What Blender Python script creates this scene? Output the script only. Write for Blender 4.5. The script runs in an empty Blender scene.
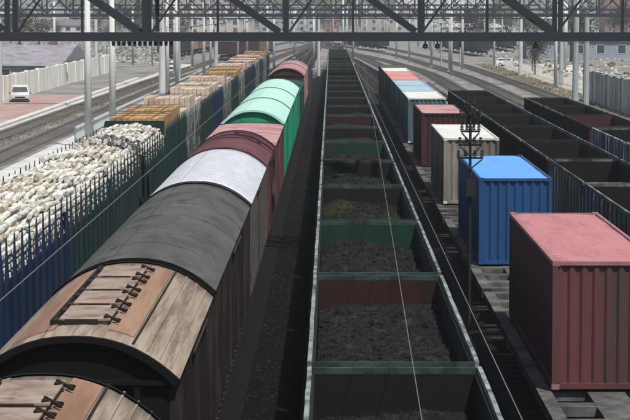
import bpy, bmesh, math, random
from mathutils import Vector, noise
R = math.radians
random.seed(11)
scene = bpy.context.scene
# ------------------------------------------------------------------ camera
cam_d = bpy.data.cameras.new('camera'); cam = bpy.data.objects.new('camera', cam_d)
scene.collection.objects.link(cam); scene.camera = cam
cam_d.sensor_width = 36; cam_d.lens = 128.57
cam_d.clip_start = 0.5; cam_d.clip_end = 12000
cam.location = (0, 0, 9.7)
cam.rotation_euler = (R(90 - 5.054), 0, R(0.407))
# ------------------------------------------------------------------ light
SUN_EL, SUN_AZ = 62, 150       # azimuth clockwise from +Y (behind the camera, to the right)
world = bpy.data.worlds.new('World'); scene.world = world; world.use_nodes = True
wn = world.node_tree.nodes; wl = world.node_tree.links
sky = wn.new('ShaderNodeTexSky'); sky.sky_type = 'NISHITA'; sky.sun_disc = False
sky.sun_elevation = R(SUN_EL); sky.sun_rotation = R(SUN_AZ)
sky.air_density = 1.0; sky.dust_density = 2.5
wl.new(sky.outputs[0], wn['Background'].inputs[0]); wn['Background'].inputs[1].default_value = 0.066
sl = bpy.data.lights.new('sun', 'SUN'); so = bpy.data.objects.new('sun', sl); scene.collection.objects.link(so)
sl.energy = 4.5; sl.angle = R(0.5); sl.color = (1, .975, .94)
sd = Vector((math.sin(R(SUN_AZ))*math.cos(R(SUN_EL)), math.cos(R(SUN_AZ))*math.cos(R(SUN_EL)), math.sin(R(SUN_EL))))
so.rotation_euler = sd.to_track_quat('Z', 'Y').to_euler(); so.location = sd*300
scene.view_settings.view_transform = 'Standard'; scene.view_settings.look = 'None'
scene.view_settings.exposure = 0.5; scene.view_settings.gamma = 1; scene.view_settings.use_curve_mapping = False

# ------------------------------------------------------------------ materials
def mat(name, a, b=None, scale=1.2, stretch=(1,1,1), rough=.75, bump=.0, dirt=None, dirt_amt=.5, dirt_scale=.5, metal=0, fine=None):
    m = bpy.data.materials.new(name); m.use_nodes = True
    n = m.node_tree.nodes; l = m.node_tree.links; p = n['Principled BSDF']
    p.inputs['Roughness'].default_value = rough; p.inputs['Specular IOR Level'].default_value = .12 if rough > .62 else .35; p.inputs['Metallic'].default_value = metal
    b = b or tuple(c*.7 for c in a)
    g = n.new('ShaderNodeNewGeometry'); mp = n.new('ShaderNodeMapping'); mp.inputs['Scale'].default_value = stretch
    l.new(g.outputs['Position'], mp.inputs[0])
    t = n.new('ShaderNodeTexNoise'); t.inputs['Scale'].default_value = scale; t.inputs['Detail'].default_value = 7; t.inputs['Roughness'].default_value = .65
    l.new(mp.outputs[0], t.inputs['Vector'])
    r = n.new('ShaderNodeValToRGB'); r.color_ramp.elements[0].position = .35; r.color_ramp.elements[1].position = .68
    r.color_ramp.elements[0].color = (*a, 1); r.color_ramp.elements[1].color = (*b, 1)
    l.new(t.outputs[0], r.inputs[0]); out = r.outputs[0]
    if dirt:
        t2 = n.new('ShaderNodeTexNoise'); t2.inputs['Scale'].default_value = dirt_scale; t2.inputs['Detail'].default_value = 9; t2.inputs['Roughness'].default_value = .7
        l.new(mp.outputs[0], t2.inputs['Vector'])
        r2 = n.new('ShaderNodeValToRGB'); c = 1 - dirt_amt
        r2.color_ramp.elements[0].position = max(.02, .3 + .35*c - .05); r2.color_ramp.elements[1].position = min(.98, .3 + .35*c + .12)
        l.new(t2.outputs[0], r2.inputs[0])
        mx = n.new('ShaderNodeMix'); mx.data_type = 'RGBA'; mx.inputs[7].default_value = (*dirt, 1)
        l.new(r2.outputs[0], mx.inputs[0]); l.new(out, mx.inputs[6]); out = mx.outputs[2]
    l.new(out, p.inputs['Base Color'])
    if bump:
        t3 = n.new('ShaderNodeTexNoise'); t3.inputs['Scale'].default_value = fine or scale*6; t3.inputs['Detail'].default_value = 6
        l.new(g.outputs['Position'], t3.inputs['Vector'])
        bp = n.new('ShaderNodeBump'); bp.inputs['Strength'].default_value = bump; bp.inputs['Distance'].default_value = .05
        l.new(t3.outputs[0], bp.inputs['Height']); l.new(bp.outputs[0], p.inputs['Normal'])
    return m
M = {}
V = (1, 1, .18)     # vertical streaks
L_ = (1, .15, 1)    # streaks along the train
M['steel'] = mat('steel_rail', (.22,.2,.18), (.1,.07,.05), 3, rough=.45, metal=.6)
M['under'] = mat('underframe_black', (.02,.02,.02), (.035,.028,.022), 3)
M['coalbody'] = mat('wagon_dark_green', (.008,.018,.015), (.013,.011,.009), 1.2, V, dirt=(.012,.012,.011), dirt_amt=.5)
M['wagin'] = mat('wagon_inner_dark', (.007,.0065,.006), (.011,.008,.006), 1.5, V)
M['wagred'] = mat('wagon_inner_red', (.035,.01,.008), (.014,.007,.006), 1.5, V, dirt=(.02,.015,.012), dirt_amt=.4)
M['waggreen'] = mat('wagon_inner_green', (.006,.035,.02), (.006,.018,.012), 1.5, V, dirt=(.02,.02,.015), dirt_amt=.35)
M['rim'] = mat('worn_pale_rim', (.24,.27,.255), (.15,.17,.16), 2.5, dirt=(.03,.035,.033), dirt_amt=.45, dirt_scale=1.3, rough=.6)
M['rimend'] = mat('green_rim', (.022,.045,.038), (.04,.062,.055), 2.5, dirt=(.015,.02,.018), dirt_amt=.5, dirt_scale=2)
M['rimdim'] = mat('dull_rim', (.18,.2,.19), (.1,.115,.11), 2.5, dirt=(.03,.03,.03), dirt_amt=.55, dirt_scale=.8, rough=.7)
M['rib'] = mat('grey_green_rib', (.34,.38,.39), (.2,.23,.24), 2, V, dirt=(.04,.04,.04), dirt_amt=.4)
M['ribblue'] = mat('pale_blue_panel', (.5,.57,.64), (.36,.42,.48), 2, V, dirt=(.05,.05,.06), dirt_amt=.4)
M['coal'] = mat('coal', (.004,.004,.0045), (.012,.012,.012), 3.0, bump=1.0, fine=9, rough=.9, dirt=(.022,.022,.022), dirt_amt=.3, dirt_scale=2.2)
M['coalmoss'] = mat('coal_olive', (.005,.005,.0045), (.012,.012,.01), 2.5, bump=1.0, fine=9, rough=.9, dirt=(.022,.025,.008), dirt_amt=.35, dirt_scale=.6)
M['maroon'] = mat('maroon_paint', (.055,.02,.021), (.032,.014,.014), 1.5, V, dirt=(.03,.02,.018), dirt_amt=.4)
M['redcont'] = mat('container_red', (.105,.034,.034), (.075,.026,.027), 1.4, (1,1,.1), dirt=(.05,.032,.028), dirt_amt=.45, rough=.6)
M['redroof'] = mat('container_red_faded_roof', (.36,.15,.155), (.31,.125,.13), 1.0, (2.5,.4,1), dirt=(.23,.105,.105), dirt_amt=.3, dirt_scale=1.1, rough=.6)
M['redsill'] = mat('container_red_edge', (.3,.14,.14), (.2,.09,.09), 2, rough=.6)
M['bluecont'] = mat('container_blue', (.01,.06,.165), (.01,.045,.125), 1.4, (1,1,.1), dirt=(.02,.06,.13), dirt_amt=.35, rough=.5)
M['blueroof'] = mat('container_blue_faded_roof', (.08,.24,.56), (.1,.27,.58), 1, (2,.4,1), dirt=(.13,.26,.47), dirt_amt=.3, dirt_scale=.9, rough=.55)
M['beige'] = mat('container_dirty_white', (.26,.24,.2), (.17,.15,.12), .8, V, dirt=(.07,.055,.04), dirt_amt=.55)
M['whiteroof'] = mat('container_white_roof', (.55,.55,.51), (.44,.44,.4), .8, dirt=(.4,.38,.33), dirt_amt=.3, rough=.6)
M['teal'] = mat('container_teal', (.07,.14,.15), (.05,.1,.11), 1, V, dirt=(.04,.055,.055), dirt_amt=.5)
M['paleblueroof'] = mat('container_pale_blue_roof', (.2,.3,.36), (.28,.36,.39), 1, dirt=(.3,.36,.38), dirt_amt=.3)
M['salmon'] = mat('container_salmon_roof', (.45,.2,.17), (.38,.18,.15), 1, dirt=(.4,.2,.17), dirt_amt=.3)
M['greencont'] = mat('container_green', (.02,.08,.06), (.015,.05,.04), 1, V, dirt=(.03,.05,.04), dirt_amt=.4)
M['deck'] = mat('dusty_pale_deck', (.13,.125,.115), (.055,.053,.05), 1.2, dirt=(.04,.04,.04), dirt_amt=.5, dirt_scale=.9, rough=.85)
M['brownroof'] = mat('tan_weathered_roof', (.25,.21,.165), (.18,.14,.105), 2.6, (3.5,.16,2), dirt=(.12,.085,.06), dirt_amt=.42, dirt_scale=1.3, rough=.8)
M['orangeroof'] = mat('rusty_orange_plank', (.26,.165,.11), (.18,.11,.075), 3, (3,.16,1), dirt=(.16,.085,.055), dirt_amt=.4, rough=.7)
M['lid'] = mat('pinkish_grey_hatch', (.27,.215,.175), (.2,.15,.12), 2.5, dirt=(.13,.08,.06), dirt_amt=.35, dirt_scale=2)
M['clamp'] = mat('black_clamp', (.012,.012,.012), (.03,.02,.015), 3)
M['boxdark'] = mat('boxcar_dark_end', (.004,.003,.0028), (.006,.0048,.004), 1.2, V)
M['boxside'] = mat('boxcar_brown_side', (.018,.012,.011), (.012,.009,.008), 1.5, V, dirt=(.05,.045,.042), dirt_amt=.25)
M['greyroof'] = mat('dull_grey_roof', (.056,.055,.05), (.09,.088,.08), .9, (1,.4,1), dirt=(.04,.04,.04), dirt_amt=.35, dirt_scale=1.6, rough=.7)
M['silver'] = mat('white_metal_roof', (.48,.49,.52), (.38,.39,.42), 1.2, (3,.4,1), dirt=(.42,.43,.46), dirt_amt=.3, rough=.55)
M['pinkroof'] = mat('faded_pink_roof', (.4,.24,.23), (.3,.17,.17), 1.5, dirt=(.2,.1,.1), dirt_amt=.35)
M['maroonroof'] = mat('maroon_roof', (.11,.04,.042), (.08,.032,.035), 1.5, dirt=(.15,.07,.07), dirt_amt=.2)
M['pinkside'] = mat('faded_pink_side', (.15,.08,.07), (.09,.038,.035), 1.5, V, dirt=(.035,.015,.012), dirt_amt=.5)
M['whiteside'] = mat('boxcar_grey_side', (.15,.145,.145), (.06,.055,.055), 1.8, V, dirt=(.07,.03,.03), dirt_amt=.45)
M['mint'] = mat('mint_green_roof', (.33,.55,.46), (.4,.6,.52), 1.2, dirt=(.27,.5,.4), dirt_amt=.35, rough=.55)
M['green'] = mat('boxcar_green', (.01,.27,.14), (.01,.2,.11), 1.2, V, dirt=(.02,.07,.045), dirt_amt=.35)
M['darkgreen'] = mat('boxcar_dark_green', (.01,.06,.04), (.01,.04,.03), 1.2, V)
M['navy'] = mat('wagon_navy', (.007,.02,.055), (.006,.013,.035), 1.5, V, dirt=(.02,.025,.035), dirt_amt=.35)
M['navygreen'] = mat('wagon_dark_teal', (.008,.03,.03), (.008,.02,.02), 1.5, V, dirt=(.025,.03,.03), dirt_amt=.35)
M['birch'] = mat('pale_peeled_log', (.58,.57,.52), (.46,.445,.39), 2.2, (3,1,3), dirt=(.27,.22,.15), dirt_amt=.33, dirt_scale=2.0, rough=.85, bump=.4)
M['birchpale'] = mat('pale_peeled_log_white', (.64,.63,.58), (.52,.5,.45), 3, dirt=(.25,.2,.15), dirt_amt=.3, dirt_scale=2.4, rough=.85, bump=.4)
M['birchbrown'] = mat('log_with_brown_bark', (.5,.45,.35), (.38,.32,.23), 3, dirt=(.12,.09,.06), dirt_amt=.4, dirt_scale=2.4, rough=.9, bump=.5)
M['logdark'] = mat('log_gap', (.34,.31,.24), (.2,.17,.12), 3, (1,.3,1), bump=.6)
M['lumber'] = mat('tan_sawn_timber', (.4,.27,.12), (.31,.2,.09), 2.5, (3,.4,3), dirt=(.24,.14,.06), dirt_amt=.35)
M['lumbertop'] = mat('cream_timber_top', (.55,.47,.36), (.46,.38,.28), 2.5, (3,.3,3), dirt=(.36,.22,.16), dirt_amt=.35)
M['lumberpink'] = mat('pinkish_timber_top', (.52,.38,.3), (.5,.42,.33), 2.5, (3,.3,3), dirt=(.28,.18,.13), dirt_amt=.35)
M['truss'] = mat('slate_steel_truss', (.01,.015,.02), (.016,.021,.026), 1.5, rough=.6, dirt=(.015,.018,.018), dirt_amt=.4)
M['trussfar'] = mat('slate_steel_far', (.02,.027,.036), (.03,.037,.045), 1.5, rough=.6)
M['concrete'] = mat('pale_concrete', (.5,.51,.49), (.38,.39,.38), 1.5, V, dirt=(.28,.28,.27), dirt_amt=.3, rough=.85)
M['concdark'] = mat('grey_green_concrete', (.34,.38,.37), (.25,.28,.28), 1.25, V, dirt=(.26,.27,.27), dirt_amt=.35)
M['wire'] = mat('wire_grey', (.13,.13,.13), (.09,.09,.09), 2, rough=.5)
M['wirepale'] = mat('wire_pale', (.14,.14,.14), (.1,.1,.1), 2, rough=.4)
M['black'] = mat('black_equipment', (.012,.015,.014), (.022,.025,.022), 4, rough=.7)
M['palewall'] = mat('whitewashed_wall', (.74,.73,.65), (.66,.65,.58), .35, V, dirt=(.5,.48,.4), dirt_amt=.3)
M['greywall'] = mat('grey_wall', (.46,.48,.47), (.38,.4,.4), .5, V, dirt=(.1,.11,.11), dirt_amt=.35)
M['whitepaint'] = mat('white_paint', (.75,.75,.74), (.66,.66,.65), 1, rough=.35)
M['glass'] = mat('dark_glass', (.03,.035,.04), (.05,.055,.06), 1, rough=.12)
M['rubber'] = mat('tyre', (.02,.02,.02), (.03,.03,.03), 4)
M['lightred'] = mat('red_lens', (.3,.02,.015), (.25,.02,.015), 4, rough=.3)
M['lampglass'] = mat('lamp_glass', (.6,.6,.58), (.5,.5,.5), 4, rough=.2)
M['shedroof'] = mat('mauve_grey_sheet_roof', (.26,.25,.27), (.2,.19,.21), .6, dirt=(.14,.13,.14), dirt_amt=.35)
M['bark'] = mat('tree_bark', (.07,.055,.04), (.04,.03,.025), 3)
M['leafa'] = mat('foliage_olive', (.075,.085,.045), (.11,.105,.06), .5)
M['leafb'] = mat('foliage_dark', (.035,.05,.03), (.06,.07,.04), .5)
M['sleeper'] = mat('sleeper', (.06,.05,.042), (.1,.09,.08), 2)

# ------------------------------------------------------------------ helpers
C = scene.collection
class MB:
    def __init__(s): s.v = []; s.f = []; s.mi = []; s.k = 0
    def add(s, vs, fs):
        o = len(s.v); s.v += [tuple(v) for v in vs]
        for f in fs: s.f.append(tuple(i+o for i in f)); s.mi.append(s.k)
        return s
    def box(s, x0, x1, y0, y1, z0, z1):
        return s.add([(x0,y0,z0),(x1,y0,z0),(x1,y1,z0),(x0,y1,z0),(x0,y0,z1),(x1,y0,z1),(x1,y1,z1),(x0,y1,z1)],
              [(0,3,2,1),(4,5,6,7),(0,1,5,4),(1,2,6,5),(2,3,7,6),(3,0,4,7)])
    def tube(s, a, b, r0, r1=None, n=8):
        r1 = r0 if r1 is None else r1
        a = Vector(a); b = Vector(b); d = (b-a).normalized()
        u = d.orthogonal().normalized(); w = d.cross(u)
        vs = []
        for p, r in ((a, r0), (b, r1)):
            for i in range(n):
                t = 2*math.pi*i/n; vs.append(p + (u*math.cos(t) + w*math.sin(t))*r)
        return s.add(vs, [(i, (i+1)%n, n+(i+1)%n, n+i) for i in range(n)] + [tuple(range(n))[::-1], tuple(range(n, 2*n))])
    def bar(s, a, b, w, h):      # rectangular bar, in a plane facing Y mostly: w across, h deep (along Y)
        a = Vector(a); b = Vector(b); d = (b-a).normalized(); up = Vector((0,1,0))
        if abs(d.y) > .9: up = Vector((0,0,1))
        q = d.cross(up).normalized(); up = q.cross(d)
        vs = [p + q*i*w/2 + up*j*h/2 for p in (a, b) for i, j in ((-1,-1),(1,-1),(1,1),(-1,1))]
        return s.add(vs, [(0,1,5,4),(1,2,6,5),(2,3,7,6),(3,0,4,7),(3,2,1,0),(4,5,6,7)])
    def path(s, pts, r, n=6):
        for p, q in zip(pts[:-1], pts[1:]): s.tube(p, q, r, r, n)
        return s
    def mesh(s, name, m, smooth=False):
        me = bpy.data.meshes.new(name); me.from_pydata(s.v, [], s.f)
        for x in (m if isinstance(m, (list, tuple)) else [m]): me.materials.append(x)
        if len(me.materials) > 1: me.polygons.foreach_set('material_index', s.mi)
        if smooth: me.polygons.foreach_set('use_smooth', [True]*len(me.polygons))
        me.update(); return me
    def build(s, name, m, parent=None, smooth=False):
        return put(name, s.mesh(name, m, smooth), parent)
def put(name, me, parent=None, loc=(0,0,0), rot=(0,0,0)):
    o = bpy.data.objects.new(name, me); C.objects.link(o); o.location = loc; o.rotation_euler = rot
    if parent: o.parent = parent
    return o
def tag(o, label, cat, group=None, kind=None):
    if label: o['label'] = label
    if cat: o['category'] = cat
    if group: o['group'] = group
    if kind: o['kind'] = kind
    return o
def thing(name, label, cat, loc=(0,0,0), group=None, rz=0):
    o = bpy.data.objects.new(name, None); C.objects.link(o); o.location = loc; o.rotation_euler = (0,0,rz)
    o.empty_display_size = .5
    return tag(o, label, cat, group)
def copy_tree(o, parent=None):
    c = o.copy(); C.objects.link(c); c.parent = parent
    for ch in list(o.children): copy_tree(ch, c)
    return c
ORD = ['first','second','third','fourth','fifth','sixth','seventh','eighth','ninth','tenth','eleventh','twelfth','thirteenth','fourteenth','fifteenth','sixteenth','seventeenth','eighteenth','nineteenth','twentieth',
 'twenty-first','twenty-second','twenty-third','twenty-fourth','twenty-fifth','twenty-sixth','twenty-seventh','twenty-eighth','twenty-ninth','thirtieth'] + ['%s-%s'%(a,b) if b else c for a,c in (('thirty',''),('forty','fortieth'),('fifty','fiftieth')) for b in (['first','second','third','fourth','fifth','sixth','seventh','eighth','ninth'] if a=='thirty' else ['','first','second','third','fourth','fifth','sixth','seventh','eighth','ninth'])]
def structure(o): o['kind'] = 'structure'; return o

# ------------------------------------------------------------------ ground
def ground_material():
    m = bpy.data.materials.new('yard_ground'); m.use_nodes = True
    n = m.node_tree.nodes; l = m.node_tree.links; p = n['Principled BSDF']; p.inputs['Roughness'].default_value = .95; p.inputs['Specular IOR Level'].default_value = .05
    g = n.new('ShaderNodeNewGeometry'); sp = n.new('ShaderNodeSeparateXYZ'); l.new(g.outputs['Position'], sp.inputs[0])
    t = n.new('ShaderNodeTexNoise'); t.inputs['Scale'].default_value = .14; t.inputs['Detail'].default_value = 9; t.inputs['Roughness'].default_value = .6
    l.new(g.outputs['Position'], t.inputs['Vector'])
    tf = n.new('ShaderNodeTexNoise'); tf.inputs['Scale'].default_value = 3; tf.inputs['Detail'].default_value = 8
    l.new(g.outputs['Position'], tf.inputs['Vector'])
    r = n.new('ShaderNodeValToRGB'); e = r.color_ramp.elements
    e[0].position = .3; e[0].color = (.13,.12,.1,1); e[1].position = .6; e[1].color = (.36,.35,.32,1)
    x = e.new(.45); x.color = (.25,.24,.215,1)
    l.new(t.outputs[0], r.inputs[0])
    mx = n.new('ShaderNodeMix'); mx.data_type = 'RGBA'; mx.blend_type = 'MULTIPLY'; mx.inputs[0].default_value = .8
    l.new(r.outputs[0], mx.inputs[6]); l.new(tf.outputs[0], mx.inputs[7])
    # coal dust plus painted-in shade between the trains: distance of X from 4.5, wobbling
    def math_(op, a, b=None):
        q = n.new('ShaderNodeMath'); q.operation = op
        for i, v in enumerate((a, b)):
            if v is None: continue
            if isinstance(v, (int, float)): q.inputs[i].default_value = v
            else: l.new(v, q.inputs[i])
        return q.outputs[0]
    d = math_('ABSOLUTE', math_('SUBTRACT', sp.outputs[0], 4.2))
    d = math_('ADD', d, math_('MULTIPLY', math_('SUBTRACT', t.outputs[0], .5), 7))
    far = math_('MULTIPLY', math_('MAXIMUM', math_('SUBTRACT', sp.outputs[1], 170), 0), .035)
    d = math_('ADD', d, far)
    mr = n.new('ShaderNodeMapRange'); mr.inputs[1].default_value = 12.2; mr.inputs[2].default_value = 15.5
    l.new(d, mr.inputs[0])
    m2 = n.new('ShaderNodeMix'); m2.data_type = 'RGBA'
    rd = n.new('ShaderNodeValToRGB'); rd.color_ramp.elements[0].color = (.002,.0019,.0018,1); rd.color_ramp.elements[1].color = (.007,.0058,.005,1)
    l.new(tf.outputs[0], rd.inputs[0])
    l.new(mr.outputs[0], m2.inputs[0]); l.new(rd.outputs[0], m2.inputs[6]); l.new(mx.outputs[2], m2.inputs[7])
    l.new(m2.outputs[2], p.inputs['Base Color'])
    bp = n.new('ShaderNodeBump'); bp.inputs['Strength'].default_value = .6; l.new(tf.outputs[0], bp.inputs['Height']); l.new(bp.outputs[0], p.inputs['Normal'])
    return m
g = MB(); NX, NY = 60, 60
xs = [-2600 + 5200*i/NX for i in range(NX+1)]; ys = [-300 + 4600*j/NY for j in range(NY+1)]
def hill_z(x, y):
    k = max(0, y - 1250)/1500; k = min(k, 1.3)
    return -.2 + (k**1.2)*(210 + 130*noise.noise(Vector((x/600, y/700, 3)))) 
g.v = [(x, y, -.2) for y in (-300, 1250) for x in (-2600, 2600)]; g.f = [(0,1,3,2)]; g.mi = [0]
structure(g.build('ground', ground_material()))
M['hill'] = mat('hillside', (.1,.105,.075), (.16,.145,.11), .012, dirt=(.06,.07,.05), dirt_amt=.45, dirt_scale=.03, bump=.5, rough=.95)
h = MB(); NX, NY = 90, 50
for j in range(NY+1):
    for i in range(NX+1):
        x = -2600 + 5200*i/NX; y = 1250 + 3000*j/NY; h.v.append((x, y, hill_z(x, y)))
for j in range(NY):
    for i in range(NX):
        a = j*(NX+1)+i; h.f.append((a, a+1, a+NX+2, a+NX+1)); h.mi.append(0)
structure(h.build('hills', M['hill'], smooth=True))
# wood on the hills: one mass
wd = MB(); rr = random.Random(5)
for _ in range(5200):
    y = 1270 + 1500*rr.random()**1.5; x = rr.uniform(-.22, .22)*y
    z = hill_z(x, y); s = rr.uniform(3, 7)
    vs = [(x + math.cos(t)*s*rr.uniform(.5,.8), y + math.sin(t)*s*.6, z + s*q*rr.uniform(.8,1.2)) for q in (.3,1.1) for t in (0,1.25,2.5,3.8,5)]
    vs.append((x, y, z + 2*s*rr.uniform(.8,1.1)))
    wd.k = rr.choice((0,0,1))
    wd.add(vs, [(i,(i+1)%5,5+(i+1)%5,5+i) for i in range(5)] + [(5+i,5+(i+1)%5,10) for i in range(5)])
tag(wd.build('wood', [M['leafa'], M['leafb']]), 'hazy olive wood covering the hillside behind the railway yard', 'wood', kind='stuff')
# paved red yard + kerb on the left
M['redpave'] = mat('red_paving', (.3,.19,.17), (.25,.17,.15), .5, dirt=(.36,.29,.26), dirt_amt=.35, dirt_scale=.3)
structure(MB().box(-36, -28.6, 60, 262, -.3, -.02).build('pavement', M['redpave']))
structure(MB().box(-28.6, -27.9, 60, 330, -.3, .04).build('kerb', M['concrete']))
M['dirtroad'] = mat('dusty_beige_road', (.5,.45,.37), (.42,.38,.31), .25, dirt=(.33,.3,.25), dirt_amt=.3)
structure(MB().box(-27.9, -24.9, 150, 420, -.3, -.17).build('path', M['dirtroad']))
M['slab'] = mat('pale_concrete_slab', (.5,.5,.47), (.4,.4,.38), .3, dirt=(.3,.29,.27), dirt_amt=.35, dirt_scale=.4)
structure(MB().box(-20.6, -12.6, 40, 240, -.3, -.165).build('pavement', M['slab']))
structure(MB().box(29.5, 44, 255, 420, -.3, -.17).build('road', M['dirtroad']))

# ------------------------------------------------------------------ tracks
M['ballastdark'] = mat('coal_and_shade_ballast', (.003,.0026,.0022), (.0075,.006,.005), 4, bump=.6)  # coal stain, with the shade between the wagons also in the colour
M['ballast'] = mat('grey_ballast', (.17,.165,.155), (.11,.105,.1), 3, bump=.6, dirt=(.24,.23,.21), dirt_amt=.35, dirt_scale=.08)
def track(pts, dark, label):
    # pts: smooth polyline
    P = []
    for (a, b) in zip(pts[:-1], pts[1:]):
        n = max(1, int((Vector(b)-Vector(a)).length/12))
        for i in range(n): P.append(Vector(a).lerp(Vector(b), i/n))
    P.append(Vector(pts[-1]))
    for _ in range(6):
        Q = P[:]
        for i in range(1, len(P)-1): Q[i] = (P[i-1]+P[i]*2+P[i+1])/4
        P = Q
    nr = []
    for i in range(len(P)):
        d = (P[min(i+1,len(P)-1)]-P[max(i-1,0)]).normalized(); nr.append(Vector((d.y, -d.x)))
    def strip(mb, offs):      # cross-section offsets (lateral, z)
        n = len(offs); vs = []
        for p, q in zip(P, nr):
            for (o, z) in offs: vs.append((p.x+q.x*o, p.y+q.y*o, z))
        fs = [(i*n+j, i*n+j+1, (i+1)*n+j+1, (i+1)*n+j) for i in range(len(P)-1) for j in range(n-1)]
        mb.add(vs, fs)
    b = MB(); strip(b, [(-2.1,-.24),(-1.5,-.13),(1.5,-.13),(2.1,-.24)])
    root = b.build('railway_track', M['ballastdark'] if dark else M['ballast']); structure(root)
    for s in (-1, 1):
        r = MB(); c = s*.76; strip(r, [(c-.05,-.12),(c-.035,0),(c+.035,0),(c+.05,-.12)]); r.build('rail', M['steel'], root)
    sm = MB(); acc = 0; step = .9
    for i in range(len(P)-1):
        seg = (P[i+1]-P[i]); ln = seg.length; d = seg.normalized(); q = nr[i]; t = step-acc
        while t < ln:
            p = P[i]+d*t
            sm.add([(p.x+q.x*u+d.x*w, p.y+q.y*u+d.y*w, z) for z in (-.14,-.11) for u, w in ((-1.35,-.12),(1.35,-.12),(1.35,.12),(-1.35,.12))],
                   [(4,5,6,7),(0,1,5,4),(1,2,6,5),(2,3,7,6),(3,0,4,7)])
            t += step
        acc = (acc+ln) % step
    o = sm.build('sleepers', M['under'] if dark else M['sleeper'], root); o['kind'] = 'stuff'
XG, XC, XB, XW, XA, XD = 1.13, 6.17, -4.07, -9.5, 10.88, 15.72
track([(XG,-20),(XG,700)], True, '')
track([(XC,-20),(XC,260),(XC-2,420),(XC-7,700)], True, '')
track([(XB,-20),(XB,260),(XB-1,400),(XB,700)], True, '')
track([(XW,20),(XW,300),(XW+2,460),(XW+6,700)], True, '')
track([(XA,20),(XA,330),(XA-4,480),(XA-20,760)], False, '')
track([(XD,20),(XD,360),(XD-6,470),(XD-30,760)], False, '')
track([(20.6,60),(20.6,330),(15,500),(-12,800)], False, '')
track([(25.2,60),(25.4,300),(24,420),(14,620),(0,850)], False, '')
track([(-22.3,60),(-22,330),(-16,500),(2,800)], False, '')
track([(-26.4,60),(-25.2,330),(-22,520),(-10,800)], False, '')
track([(-14.6,240),(-13.6,400),(-9,560),(4,820)], False, '')

# ------------------------------------------------------------------ shared running gear
_cache = {}
def bogie_meshes():
    if 'b' in _cache: return _cache['b']
    f = MB()
    for s in (-1, 1):
        f.box(s*1.0-.08, s*1.0+.08, -1.25, 1.25, .45, .8); f.box(s*1.0-.1, s*1.0+.1, -.35, .35, .3, 1.0)
    f.box(-.95, .95, -.2, .2, .6, 1.0)
    w = MB(); w.tube((-.07,0,0), (.07,0,0), .47, .47, 20); w.tube((.06,0,0), (.1,0,0), .12, .12, 8)
    ax = MB().tube((-.7,0,0), (.7,0,0), .08)
    _cache['b'] = (f.mesh('bogie', M['under']), w.mesh('wheel', M['under'], False), ax.mesh('axle', M['under']))
    return _cache['b']
def add_bogies(root, ys, full=True):
    f, w, a = bogie_meshes()
    for y in ys:
        b = put('bogie', f, root, (0, y, 0))
        if full:
            for dy in (-.92, .92):
                put('axle', a, b, (0, dy, .47))
                for s in (-1, 1): put('wheel', w, b, (s*.76, dy, .47))

# ------------------------------------------------------------------ open coal wagons
GL, GP = 13.42, 13.95
def make_gondola(inner, body, rim, endrim, ribs=0, ribm=None, bog=True, wear='', hw=1.55):
    """open wagon, origin at rail level in its middle; ribs: 0 in-wall, 1 own ribs on the left"""
    root = thing('open_wagon', None, None)
    hl = GL/2
    # floor + underframe
    MB().box(-1.42, 1.42, -hl+.1, hl-.1, 1.2, 1.32).build('floor', M['wagin'], root)
    MB().box(-.25, .25, -hl+.02, hl-.02, .8, 1.195).build('centre_sill', M['under'], root)
    for s in (-1, 1):
        w = MB(); w.k = 0
        x0, x1 = sorted((s*1.42, s*1.47)); w.box(x0, x1, -hl+.05, hl-.05, 1.25, 3.28)
        o = None
        n = 12; px = sorted((s*1.472, s*1.55))
        own = ribs and s == -1
        if not own:
            w.k = 1
            for i in range(n):
                y = -hl+.25+(GL-.5)*i/(n-1); w.box(px[0], px[1], y-.07, y+.07, 1.2, 3.28)
        o = w.build('side_wall', [body, ribm or body], root)
        if own:
            for i in range(n):
                y = -hl+.25+(GL-.5)*i/(n-1); MB().box(px[0], px[1], y-.08, y+.08, 1.2, 3.28).build('rib', ribm, o)
        c = MB(); a = sorted((s*1.472, s*1.55)); 
        k = 14                     # the worn chord is not quite straight
        for i in range(k):
            ya = -hl+GL*i/k; yb = -hl+GL*(i+1)/k; 
            da = .012*noise.noise(Vector((ya, s, hw*3))); db = .012*noise.noise(Vector((yb, s, hw*3)))
            c.add([(a[0]+da,ya,3.285),(a[1]+da,ya,3.285),(a[1]+db,yb,3.285),(a[0]+db,yb,3.285),(a[0]+da,ya,3.4),(a[1]+da,ya,3.4),(a[1]+db,yb,3.4),(a[0]+db,yb,3.4)],
                  [(0,3,2,1),(4,5,6,7),(1,2,6,5),(3,0,4,7),(0,1,5,4),(2,3,7,6)])
        c.build('top_chord', rim, root)
        w = MB().box(-1.415, 1.415, *sorted((s*(hl-.1), s*(hl-.04))), 1.33, 3.27)
        for x in (-.9, -.3, .3, .9): w.box(x-.06, x+.06, *sorted((s*(hl-.038), s*(hl+.03))), 1.33, 3.27)
        w.build('end_wall', inner, root)
        MB().box(-1.458, 1.458, *sorted((s*(hl-.1), s*(hl-.01))), 3.275, 3.385).build('end_chord', endrim, root)
        MB().box(-.12, .12, *sorted((s*(hl-.02), s*(hl+.26))), .9, 1.15).build('coupler', M['under'], root)
    add_bogies(root, (-hl+2.4, hl-2.4), bog)
    return root
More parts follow.
